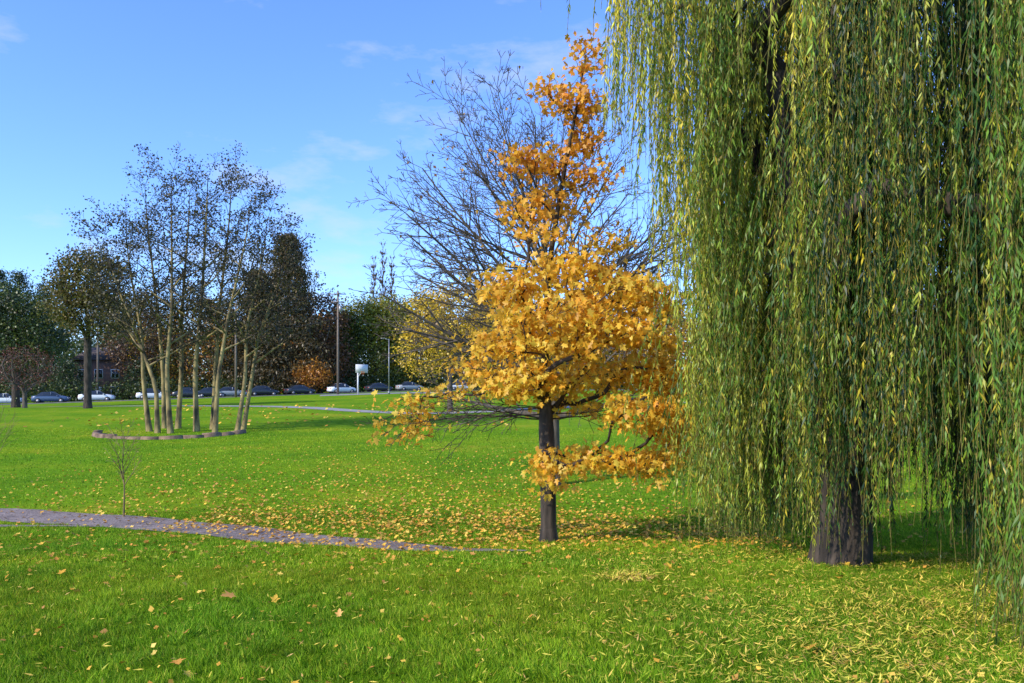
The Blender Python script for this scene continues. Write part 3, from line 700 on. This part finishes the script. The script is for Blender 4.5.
for i in range(len(tops)-1):
    for ox,dz in((-1,-.25),(1,-.25),(-.6,-1.5),(.6,-1.5),(0,-3.8)):
        A=np.array(tops[i])+[ox,0,dz];Bq=np.array(tops[i+1])+[ox,0,dz]; pr=A
        for s in range(1,13):
            f=s/12; q=A*(1-f)+Bq*f-[0,0,4*f*(1-f)*.6]; cyl(mb,pr,q,.02 if dz>-3 else .035,k=4); pr=q
mb.obj('overhead_wires',[M_wire])
# brick house
m,nt,out=newmat('brick_wall'); N=nt.nodes; L=nt.links
p=N.new('ShaderNodeBsdfPrincipled'); p.inputs['Roughness'].default_value=.9
tc=N.new('ShaderNodeTexCoord'); mpn=N.new('ShaderNodeMapping'); mpn.inputs['Rotation'].default_value=(math.radians(90),0,0); L.new(tc.outputs['Object'],mpn.inputs[0])
bk=N.new('ShaderNodeTexBrick'); bk.inputs['Scale'].default_value=4; bk.inputs['Color1'].default_value=(.18,.09,.065,1); bk.inputs['Color2'].default_value=(.13,.07,.05,1); bk.inputs['Mortar'].default_value=(.2,.18,.16,1); bk.inputs['Mortar Size'].default_value=.012
L.new(mpn.outputs[0],bk.inputs['Vector']); L.new(bk.outputs[0],p.inputs['Base Color']); L.new(p.outputs[0],out.inputs[0]); M_brick=m
M_roof=princ('roof_shingle',(.09,.07,.065),.9,c2=(.06,.05,.045),scale=6)
def house(x,y,w,dp,h,name='brick_house',wall=M_brick):
    z=float(H(x,y)); e=empty(name,(x,y,z),math.radians(8))
    mb=MB(); box(mb,(0,0,h/2-.3),(w,dp,h+.6)); mb.obj('walls',[wall],parent=e)
    mb=MB(); o=.5; rh=2.2; X_,Y_=w/2+o,dp/2+o
    mb.add([(-X_,-Y_,h),(X_,-Y_,h),(X_,Y_,h),(-X_,Y_,h),(-X_*.6,0,h+rh),(X_*.6,0,h+rh)],[np.array([(0,1,5,4),(2,3,4,5),(0,3,2,1)]),np.array([(1,2,5),(3,0,4)])]); mb.obj('roof',[M_roof],parent=e)
    mb=MB()
    for zz in(1.5,4.2):
        for i in range(3):
            xx=-w/2+w*(i+.5)/3
            if zz<2 and i==1: continue
            box(mb,(xx,-dp/2-.02,zz),(1.3,.08,1.5),0)
            for s in(-1,1): box(mb,(xx+s*.29,-dp/2-.05,zz),(.5,.06,1.25),1)
    mb.obj('windows',[M_white,M_glass],parent=e)
    mb=MB(); box(mb,(0,-dp/2-.03,1.05),(1.0,.08,2.1)); mb.obj('door',[M_white],parent=e)
    mb=MB(); box(mb,(w*.25,.6,h+1.7),(.7,.7,2.4)); mb.obj('chimney',[wall],parent=e)
house(wX(108,132),132,7.5,8,6.4)

# ------------------------------------------------------------------ light, world, camera
el=math.radians(34); sx,sy=-.78,-.62
az=math.atan2(sx,sy)
S_=Vector((math.cos(el)*math.sin(az),math.cos(el)*math.cos(az),math.sin(el)))
sun=bpy.data.lights.new('sun','SUN'); sun.energy=5.0; sun.angle=math.radians(.5); sun.color=(1,.91,.76)
so=bpy.data.objects.new('sun',sun); so.rotation_euler=S_.to_track_quat('Z','Y').to_euler(); col.objects.link(so)
w=bpy.data.worlds.new('World'); sc.world=w; w.use_nodes=True; nt=w.node_tree; N=nt.nodes; L=nt.links; N.clear()
out=N.new('ShaderNodeOutputWorld'); bg=N.new('ShaderNodeBackground'); bg.inputs['Strength'].default_value=.15
sky=N.new('ShaderNodeTexSky'); sky.sky_type='NISHITA'; sky.sun_disc=False; sky.sun_elevation=el; sky.sun_rotation=az; sky.altitude=0; sky.air_density=1.0; sky.dust_density=.4; sky.ozone_density=2.0
tint=N.new('ShaderNodeMixRGB'); tint.blend_type='MULTIPLY'; tint.inputs[0].default_value=1; tint.inputs[2].default_value=(1.08,1.46,2.35,1); L.new(sky.outputs[0],tint.inputs[1])
tc=N.new('ShaderNodeTexCoord'); mpn=N.new('ShaderNodeMapping'); mpn.inputs['Scale'].default_value=(2.2,2.2,6.5); mpn.inputs['Rotation'].default_value=(.3,.5,.2)
L.new(tc.outputs['Generated'],mpn.inputs[0])
n1=noise(1.9,9,mpn.outputs[0],.6); r1=ramp(n1.outputs[0],[(.52,(0,0,0)),(.76,(.75,.75,.75))])
mx=N.new('ShaderNodeMixRGB'); L.new(r1.outputs[0],mx.inputs[0]); L.new(tint.outputs[0],mx.inputs[1]); mx.inputs[2].default_value=(5.3,5.7,6.4,1)
L.new(mx.outputs[0],bg.inputs['Color']); L.new(bg.outputs[0],out.inputs[0])
cam=bpy.data.cameras.new('camera'); cam.lens=28; cam.sensor_width=36; cam.shift_y=.0425; cam.clip_end=5000; cam.clip_start=.05
co=bpy.data.objects.new('camera',cam); co.location=(0,0,CAMZ); co.rotation_euler=(math.radians(90),0,0); col.objects.link(co); sc.camera=co
sc.view_settings.view_transform='Standard'; sc.view_settings.look='None'; sc.view_settings.exposure=0
